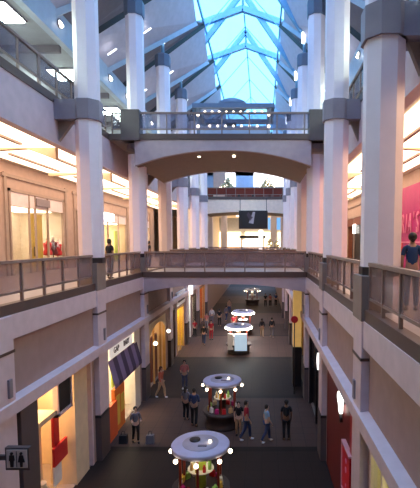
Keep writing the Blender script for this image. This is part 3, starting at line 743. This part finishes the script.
# far top-storey things
for k, (x, w) in enumerate(((-5.6, 1.6), (-1.2, 7.2))):
    single('lit_sign_panel', MB().box(x, x+w, 64.85, 65.0, 16.6, 18.6), L_WALLSIGN, ['small', 'wide'][k]+' bright white food court sign strip on the end wall', 'sign')
single('food_counter', MB().box(-5, 4, 63.2, 64.0, Z3, 14.6), WOODR, 'red-brown food court counter against the end wall', 'counter', bevel=.03)
for k, x in enumerate((-1.5, 2.9)):
    single('wall_screen', MB().box(x-(.0), x+2.0, 64.5, 64.7, 15.4, 16.2), mat('blue_screen', (.15, .28, .5), .4, emit=(.2, .4, .8), es=.4), ['left', 'right'][k]+' blue menu board above the food court counter', 'board')
single('orange_pillar', MB().box(-6.2, -4.7, 55.4, 56.2, Z3, 19.5), mat('peach', (.70, .42, .30), .6), 'peach pillar rising at the left of the far bridge', 'pillar', bevel=.04)
LEAF = mat('lit_foliage', (.50, .40, .20), .6)
for k, x in enumerate((-4.1, .6)):
    t = thing('potted_tree', ['left', 'right'][k]+' small bulb-lit tree standing on the far bridge', 'tree', (x, 52.6, Z3), 'lit trees on the far bridge')
    MB().lathe([(.35, Z3), (.45, Z3+.5), (.4, Z3+.5)], x, 52.6, 16).build('planter', WOODR, t)
    MB().tube((x, 52.6, Z3+.4), (x, 52.6, Z3+1.3), .06).build('trunk', DARK, t)
    mb = MB()
    for j in range(40):
        a = random.random()*2*PI; z = random.random(); r = (1-z)*1.3*random.random()**.5
        mb.ball((x+r*math.cos(a), 52.6+r*math.sin(a), Z3+1.0+z*1.5), .22, 1, 1)
    mb.build('foliage', LEAF, t)
    for j in range(14):
        a = PI+random.random()*PI; z = random.random(); r = (1-z)*1.3+.2
        MB().ball((x+r*math.cos(a), 52.6+r*math.sin(a), Z3+.9+z*1.5), .07, 1, 1).build('bulb', L_BULB, t)
# hanging black banner
bn = thing('hanging_banner', 'black hanging banner with pale arrow-like figure under the far bridge', 'banner', (-1.0, 47.6, 12))
MB().box(-2.55, .62, 47.55, 47.65, 9.75, 11.75).build('banner_cloth', BLACK, bn)
MB().prism([(-1.45, 47.53, 10.4), (-.95, 47.53, 10.3), (-.75, 47.53, 11.6), (-1.0, 47.53, 11.6)], (0, -.03, 0)).build('pale_figure', mat('pale_print', (.42, .40, .45), .6), bn)
MB().prism([(-1.7, 47.52, 11.3), (-1.3, 47.52, 10.6), (-1.0, 47.52, 11.0), (-1.5, 47.52, 11.6)], (0, -.02, 0)).build('dark_print', mat('plum_print', (.06, .04, .06), .6), bn)
for x in (-2.4, .5): MB().tube((x, 47.6, 11.7), (x, 47.6, 13.1), .03).build('cord', BLACK, bn)
# far second-storey kiosk and white pillar
t = thing('market_stall', 'bright little stall beneath the hanging black banner', 'kiosk', (-1.2, 50.5, Z2))
MB().box(-2.4, .2, 50, 52, Z2, Z2+.9).build('counter', DARK, t)
MB().box(-2.6, .4, 49.8, 52.2, Z2+2.1, Z2+2.4).build('roof', BLACK, t)
MB().box(-2.4, .2, 50.4, 51.8, Z2+1.0, Z2+1.9).build('lit_display', L_WALLSIGN, t)
for x in (-2.4, .1): MB().box(x, x+.12, 49.9, 50.05, Z2, Z2+2.1).build('post', DARK, t)
single('lit_totem', MB().box(-.35, .1, 48.4, 48.6, Z2+.2, Z2+3.0), L_WALLSIGN, 'slim glowing white totem behind the far railing', 'sign', bevel=.03)
single('blue_window', MB().box(.9, 3.2, 64.9, 65, 10.2, 12.0), mat('blue_window', (.1, .25, .5), .3, emit=(.15, .38, .75), es=.6), 'blue glowing window right of the hanging banner', 'window')
for k, (x, y) in enumerate(((.9, 49.2), (1.75, 49.6), (.9, 50.6))):
    t = thing('potted_shrub', ['left', 'right', 'rear'][k]+' lamp-lit shrub beside the bright stall', 'plant', (x, y, Z2))
    MB().lathe([(.2, Z2), (.28, Z2+.45)], x, y, 12).build('pot', DARK, t)
    mb = MB()
    for j in range(10): mb.ball((x+random.uniform(-.25, .25), y+random.uniform(-.2, .2), Z2+.7+j*.13), .2, 1, 1)
    mb.build('foliage', LEAF, t)
    for j in range(4): MB().ball((x+random.uniform(-.3, .3), y-.35, Z2+.8+j*.35), .09, 1, 1).build('bulb', L_BULB, t)
for k, (x, w) in enumerate(((-9, 5), (-3.2, 5.5), (3, 5))):
    single('end_shop_window', MB().box(x, x+w, 81.3, 81.6, Z2+.6, Z2+3.6), L_SHOPD, ['left', 'middle', 'right'][k]+' lit shop window at the far end of the second storey', 'window')
for nm, s in SIDES.items():
    o = s['o']
    single('end_gallery_wall', MB().box(s['P3']+o*.6, s['P3']+o*.9, 48, 81, Z2, 12.9), CREAMW, f'pale gallery wall beyond the far bridge, {nm} side', 'wall')
# far ceiling lights on the second storey end hall
for k in range(4):
    single('hall_panel', MB().box(-4.4, .6, 56+k*6, 58+k*6, 12.8, 12.88), lamp('hall_panel', (1, .9, .75), 2.2), f'{ORD[k]} luminous ceiling panel in the far hall', 'ceiling light', 'far hall ceiling panels')

for k in range(4):  # added glow panels, out of view, to brighten the far floor
    single('hall_panel', MB().box(-4.4, .6, 52+k*9, 55+k*9, 6.02, 6.1), lamp('added_floor_fill', (1, .8, .58), 1.6), f'{ORD[k]} added warm glow panel over the far end of the ground floor', 'ceiling light', 'added glow panels over the far ground floor')
yp = thing('yellow_pillar', 'yellow pillar with lamplight put in as glow and dark base on the right of the aisle under the lower bridge', 'pillar', (1.9, 24.4, 0))
MB().box(1.78, 2.24, 24.1, 24.7, 2.3, 5.5).build('yellow_face', mat('yellow_glow', (.70, .45, .12), .5, emit=(1, .62, .2), es=.16), yp)  # lamplight on the yellow face put in as a faint glow
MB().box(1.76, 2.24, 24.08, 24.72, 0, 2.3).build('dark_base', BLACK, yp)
# ---------------------------------------------------------------- people
def skin_mesh(verts, edges, root=0, sub=2):
    me = bpy.data.meshes.new('sk'); me.from_pydata([v[0] for v in verts], edges, [])
    o = bpy.data.objects.new('sk', me); C.objects.link(o)
    md = o.modifiers.new('s', 'SKIN'); md.use_smooth_shade = True
    for i, v in enumerate(verts):
        r = v[1]
        if not isinstance(r, tuple): r = (r, r)
        me.skin_vertices[0].data[i].radius = r
        me.skin_vertices[0].data[i].use_root = (i == root)
    ss = o.modifiers.new('u', 'SUBSURF'); ss.levels = sub; ss.render_levels = sub
    bpy.context.view_layer.update()
    out = bpy.data.meshes.new_from_object(o.evaluated_get(bpy.context.evaluated_depsgraph_get()))
    bpy.data.objects.remove(o)
    return out
def make_pose(stride=.0, armbend=0.0, swing=0.0, short=False, carry=False):
    # figure faces -Y, height 1.72
    V = []; E = []
    def v(p, r, parent=None):
        V.append((p, r)); i = len(V)-1
        if parent is not None: E.append((parent, i))
        return i
    pel = v((0, 0, .96), (.135, .10)); sp = v((0, .0, 1.13), (.12, .09), pel); ch = v((0, .0, 1.32), (.145, .10), sp)
    nb = v((0, .01, 1.44), (.07, .06), ch); nk = v((0, 0, 1.50), .05, nb)
    jaw = v((0, -.015, 1.56), (.06, .065), nk); hm = v((0, -.005, 1.63), (.074, .09), jaw); ht = v((0, .0, 1.69), (.06, .07), hm)
    ns = v((0, -.09, 1.625), .012, hm)
    sh, hips, legs = [], [], []
    for s in (-1, 1):
        a = v((s*.165, 0, 1.40), .055, nb)
        sw = swing*s
        el = (s*.215, .02+sw*.10, 1.13); wr = (s*.20, -.05+sw*.2-armbend*.12, .90+armbend*.25)
        e = v(el, .040, a); w = v(wr, .026, e)
        dz = -1 if armbend < .5 else -.2; dy = -.3 if armbend < .5 else -1
        d = Vector((0, dy, dz)).normalized()
        pm = v(tuple(Vector(wr)+d*.06), (.032, .02), w)
        base = Vector(wr)+d*.09
        for f in range(4):
            off = Vector((0, (f-1.5)*.018, 0)) if armbend < .5 else Vector(((f-1.5)*.018, 0, 0))
            L = (.062, .075, .07, .052)[f]
            k = v(tuple(base+off), .0095, pm)
            k2 = v(tuple(base+off+d*L*.5), .009, k)
            v(tuple(base+off+d*L*.85+Vector((-s*.02, 0, 0))), .008, k2)
        k = v(tuple(Vector(wr)+d*.04+Vector((-s*.025, -.025, 0))), .0105, pm); v(tuple(Vector(wr)+d*.09+Vector((-s*.035, -.03, 0))), .009, k)
        sh.append((a, e, w))
    for s in (-1, 1):
        st = stride*s
        h = v((s*.085, 0, .88), .088, pel); kn = (s*.095, -.03-st*.22, .50); an = (s*.10, .03-st*.38+(.06 if st < 0 else 0), .10 if st >= 0 else .14)
        k = v(kn, .056, h); cf = v(tuple(Vector(kn).lerp(Vector(an), .35)+Vector((0, .015, 0))), .053, k); a = v(an, .036, cf)
        hl = v((an[0], an[1], .045+(an[2]-.1)), .038, a); tv = v((an[0]+s*.01, an[1]-.13, .032), (.036, .028), hl)
        hips.append((h, k, cf, a)); legs.append((an, s))
    body = skin_mesh(V, E)
    def sub(idx, infl, extra_edges=None, clip=None):
        mp = {j: i for i, j in enumerate(idx)}
        vs = []
        for j in idx:
            p, r = V[j]; r = r if isinstance(r, tuple) else (r, r)
            vs.append((p, (r[0]+infl, r[1]+infl)))
        es = [(mp[a], mp[b_]) for a, b_ in E if a in mp and b_ in mp]
        return vs, es, mp
    vs, es, mp = sub([pel, sp, ch, nb]+[i for t in sh for i in (t[:2] if short else t)], .014)
    vs[mp[nb]] = (V[nb][0], (.075, .065))
    for t in sh:
        if not short:
            wv, ev = Vector(V[t[2]][0]), Vector(V[t[1]][0]); vs[mp[t[2]]] = (tuple(ev.lerp(wv, .88)), (.036, .036))
        else:
            a, e = Vector(V[t[0]][0]), Vector(V[t[1]][0]); vs[mp[t[1]]] = (tuple(a.lerp(e, .72)), (.055, .055))
    shirt = skin_mesh(vs, es, mp[pel], 1)
    vs, es, mp = sub([pel]+[i for t in hips for i in t], .016)
    vs[mp[pel]] = ((0, 0, .97), (.145, .112))
    trousers = skin_mesh(vs, es, mp[pel], 1)
    me_sh = []
    for an, s in legs:
        mb = MB().ball((an[0]+s*.005, an[1]-.05, .045+(an[2]-.1)*.5), .055, .8, 3)
        for q in mb.bm.verts:
            if q.co.y < an[1]-.05: q.co.y = an[1]-.05+(q.co.y-an[1]+.05)*2.1; q.co.z = max(.004, q.co.z*(.9))
        me = bpy.data.meshes.new('shoe'); mb.bm.to_mesh(me); mb.bm.free(); me_sh.append(me)
    mb = MB(); mb.ball((0, .015, 1.655), .098, 1.05, 3)
    for q in mb.bm.verts:
        if q.co.y < -.045 and q.co.z < 1.69: q.co.y = -.045+(q.co.y+.045)*.05
    mb.ball((0, .055, 1.60), .062, 1.1)
    me_h = bpy.data.meshes.new('hair'); mb.bm.to_mesh(me_h); mb.bm.free()
    mb = MB(); mb.ball((0, .015, 1.655), .102, 1.02, 3)
    for q in mb.bm.verts:
        if q.co.y < -.045 and q.co.z < 1.69: q.co.y = -.045+(q.co.y+.045)*.05
    mb.ball((0, .07, 1.53), .075, 1.9)
    me_hl = bpy.data.meshes.new('hair_long'); mb.bm.to_mesh(me_hl); mb.bm.free()
    mb = MB()
    for s in (-1, 1): mb.ball((s*.03, -.088, 1.64), .009, 1, 1)
    me_e = bpy.data.meshes.new('eyes'); mb.bm.to_mesh(me_e); mb.bm.free()
    mb = MB(); mb.ball((0, -.078, 1.575), .018, .3, 1)
    me_m = bpy.data.meshes.new('mouth'); mb.bm.to_mesh(me_m); mb.bm.free()
    for me in (body, shirt, trousers, me_sh[0], me_sh[1], me_h, me_hl, me_e, me_m):
        me.materials.clear(); me.materials.append(BLACK)
        for p in me.polygons: p.use_smooth = True
    return dict(body=body, shirt=shirt, trousers=trousers, shoe=me_sh, hair=me_h, long_hair=me_hl, eyes=me_e, mouth=me_m)
POSES = {'stand': make_pose(0, 0, 0, True), 'walk': make_pose(.55, .1, .5, False), 'hold': make_pose(.15, 1.0, .0, False), 'walks': make_pose(.5, .1, .5, True)}
SKIN = mat('skin_warm', (.45, .25, .17), .55); SKIND = mat('skin_brown', (.20, .10, .06), .55); SKINL = mat('skin_light', (.60, .38, .28), .55)
HAIRD = mat('hair_dark', (.018, .012, .010), .5); HAIRB = mat('hair_brown', (.10, .05, .025), .5)
cl = lambda n, c: mat('cloth_'+n, c, .85)
CB, CDB, CR, CLB, CPK, COR, CGY, CJ, CK, CW, CTN = cl('black', (.012, .012, .016)), cl('navy', (.03, .05, .13)), cl('red', (.40, .02, .035)), cl('pale_blue', (.28, .45, .62)), cl('pink', (.50, .16, .14)), cl('coral', (.46, .10, .05)), cl('grey', (.16, .15, .18)), cl('denim', (.06, .07, .13)), cl('khaki', (.22, .16, .11)), cl('white', (.7, .7, .72)), cl('tan', (.40, .26, .16))
def person(x, y, z, h, pose, rz, shirt, trs, label, skin=SKIN, hair=HAIRD, long=False, shoes=None, group=None):
    t = thing('person', label, 'person', (x, y, z), group)
    P = POSES[pose]; k = h/1.76
    def part(nm, me, m):
        o = bpy.data.objects.new(nm, me); C.objects.link(o); o.parent = t
        o.material_slots[0].link = 'OBJECT'; o.material_slots[0].material = m
        return o
    part('body', P['body'], skin); part('shirt', P['shirt'], shirt); part('trousers', P['trousers'], trs)
    [part('shoe', q, shoes or CB) for q in P['shoe']]; part('hair', P['long_hair' if long else 'hair'], hair)
    part('eyes', P['eyes'], CB); part('mouth', P['mouth'], CPK)
    t.scale = (k, k, k); t.rotation_euler = (0, 0, rz)
    return t
def gpos(u, v, z=0): 
    Y = (8.2-z)*430/(v-243); return ((u-262)*Y/430, Y)
GP = [
 (287, 446, 1.76, 'stand', PI, CB, CB, 'person in black standing right of the person in pale blue, dark head to foot', SKIND, HAIRD, 0, None),
 (267, 448, 1.62, 'walks', PI/2+.3, CLB, CDB, 'person in a pale blue shirt walking right of the second kiosk', SKINL, HAIRD, 0, CW),
 (246, 446, 1.72, 'walks', PI/2, CR, CDB, 'person in a red shirt and dark trousers beside the second kiosk', SKIN, HAIRD, 0, CW),
 (238, 441, 1.52, 'stand', 0, CB, CTN, 'person with a dark top and tan trousers left of the red-shirted one by the kiosk', SKINL, HAIRD, 0, None),
 (192.5, 431, 1.78, 'hold', PI, CDB, CB, 'person in a navy top seen from behind, left of the second kiosk', SKIN, HAIRD, 0, None),
 (184, 424, 1.60, 'stand', PI-.3, CGY, CB, 'shorter person in grey beside the navy-topped one by the second kiosk', SKIN, HAIRD, 1, None),
 (183, 393, 1.74, 'hold', .2, CPK, CJ, 'person in a pink shirt and jeans on the left of the aisle', SKIN, HAIRD, 0, CW),
 (159, 401, 1.70, 'walk', 1.2, COR, CTN, 'person in a coral top walking close to the wooden doorway', SKIN, HAIRB, 1, CW),
 (132, 449, 1.55, 'hold', .5, CGY, CB, 'person in a grey top and black trousers near the awning shop', SKINL, HAIRD, 0, None),
 (203, 346, 1.70, 'walk', PI, CB, CDB, 'person in black walking away on the left of the aisle, beyond the pink shirt', SKIN, HAIRD, 0, None),
 (210.5, 341, 1.72, 'stand', .3, CR, CR, 'person dressed all in dark red in the crowd left of the third kiosk', SKIN, HAIRD, 1, None),
 (194, 338, 1.55, 'stand', 0, CR, CB, 'person in a red top near the far left shop windows', SKIN, HAIRD, 0, None),
 (211.5, 325, 1.74, 'walk', 0, CW, CGY, 'person in a white shirt among the far crowd on the left', SKINL, HAIRB, 0, None),
 (219, 327, 1.76, 'stand', PI, CB, CB, 'person in black right of the white shirt in the far crowd', SKIN, HAIRD, 0, None),
 (206, 330, 1.62, 'stand', 0, CPK, CGY, 'person in faded pink left of the white shirt in the far crowd', SKIN, HAIRD, 0, None),
 (226, 322, 1.70, 'walk', 2.6, CGY, CDB, 'person in grey near the fourth kiosk, left side', SKIN, HAIRD, 0, None),
 (262, 338, 1.66, 'walk', PI, CB, CTN, 'left one of the pair walking right of the third kiosk', SKIN, HAIRD, 1, None),
 (272, 338, 1.74, 'walk', PI, CB, CGY, 'right one of the pair walking right of the third kiosk', SKIN, HAIRD, 0, CW),
 (265.5, 307, 1.72, 'stand', 0, CB, CB, 'person in black in the distant trio, leftmost', SKIN, HAIRD, 0, None),
 (270.3, 307, 1.68, 'stand', PI, CPK, CB, 'person in faded pink in the middle of the distant trio', SKINL, HAIRB, 0, None),
 (276, 306.5, 1.74, 'stand', 0, CDB, CB, 'person in navy in the distant trio, rightmost', SKIN, HAIRD, 0, None),
 (229, 314, 1.70, 'stand', 0, CTN, CDB, 'person in tan behind the fourth kiosk on its left', SKIN, HAIRD, 0, None),
 (233, 332, 1.6, 'stand', 0, CR, CB, 'person in red half hidden by the third kiosk', SKIN, HAIRD, 0, None),
]
for u, v_, h, pose, rz, sh_, tr_, lb, sk, hr, lg, so in GP:
    x, y = gpos(u, v_); person(x, y, 0, h, pose, rz, sh_, tr_, lb, sk, hr, lg, so)
# bags by the person near awning
x, y = gpos(126.5, 449)
for k, (dx, m) in enumerate(((-.3, CB), (.80, CGY))):
    t = thing('shopping_bag', ['left', 'right'][k]+' dark shopping bag on the floor by the grey-topped person', 'bag', (x+dx, y, 0))
    MB().prism([(x+dx-.17, y-.1, 0), (x+dx+.17, y-.1, 0), (x+dx+.15, y-.08, .34), (x+dx-.15, y-.08, .34)], (0, .2, 0)).build('sack', m, t)
    MB().tube((x+dx-.08, y, .34), (x+dx-.05, y, .5), .01).tube((x+dx-.05, y, .5), (x+dx+.05, y, .5), .01).tube((x+dx+.08, y, .34), (x+dx+.05, y, .5), .01).build('handle', CB, t)
# upper walkway people
person(-6.58, 18.6, Z2, 1.74, 'stand', 2.6, CB, CB, 'person in black silhouetted behind the left upper railing', SKIND)
person(-6.95, 26.6, Z2, 1.70, 'stand', 2.0, CB, CDB, 'person in dark clothes behind the railing between the left columns', SKIN)
person(3.42, 9.8, Z2, 1.80, 'stand', PI-.2, cl('blue', (.02, .05, .13)), CDB, 'person in a blue shirt on the right upper walkway, seen from behind', SKIN)
person(4.15, 10.7, Z2, 1.72, 'stand', PI-.5, cl('maroon', (.2, .02, .08)), CDB, 'person in maroon cut off at the right picture edge', SKIN)
person(-2.9, 54.6, Z3, 1.7, 'stand', 0, CB, CB, 'left dark figure standing on the far bridge', SKIN)
person(-1.1, 54.6, Z3, 1.7, 'stand', 0, CDB, CB, 'right dark figure standing on the far bridge', SKIN)

# ---------------------------------------------------------------- sky and sun
w = bpy.data.worlds.new('World'); sc.world = w; w.use_nodes = True
bg = w.node_tree.nodes['Background']
bg.inputs[0].default_value = (.17, .56, 1.0, 1); bg.inputs[1].default_value = 2.1
sd = bpy.data.lights.new('Sun', 'SUN'); so = bpy.data.objects.new('daylight', sd); C.objects.link(so)
sd.energy = 4.2; sd.angle = math.radians(75); sd.color = (.36, .47, 1.0)
so.rotation_euler = (math.radians(38), 0, math.radians(0))
# ---------------------------------------------------------------- camera
cd = bpy.data.cameras.new('Camera'); cam = bpy.data.objects.new('Camera', cd); C.objects.link(cam)
pitch = math.radians(4.2)
cam.location = (0, 0, 8.2); cam.rotation_euler = (PI/2-pitch, 0, 0)
cd.sensor_fit = 'VERTICAL'; cd.sensor_height = 36; cd.lens = 36*430/488
cd.shift_x = -(262-210)/488; cd.shift_y = (243+430*math.tan(pitch)-244)/488
cd.clip_end = 300
sc.camera = cam
sc.view_settings.view_transform = 'Standard'; sc.view_settings.look = 'None'; sc.view_settings.exposure = 1.0; sc.view_settings.gamma = 1
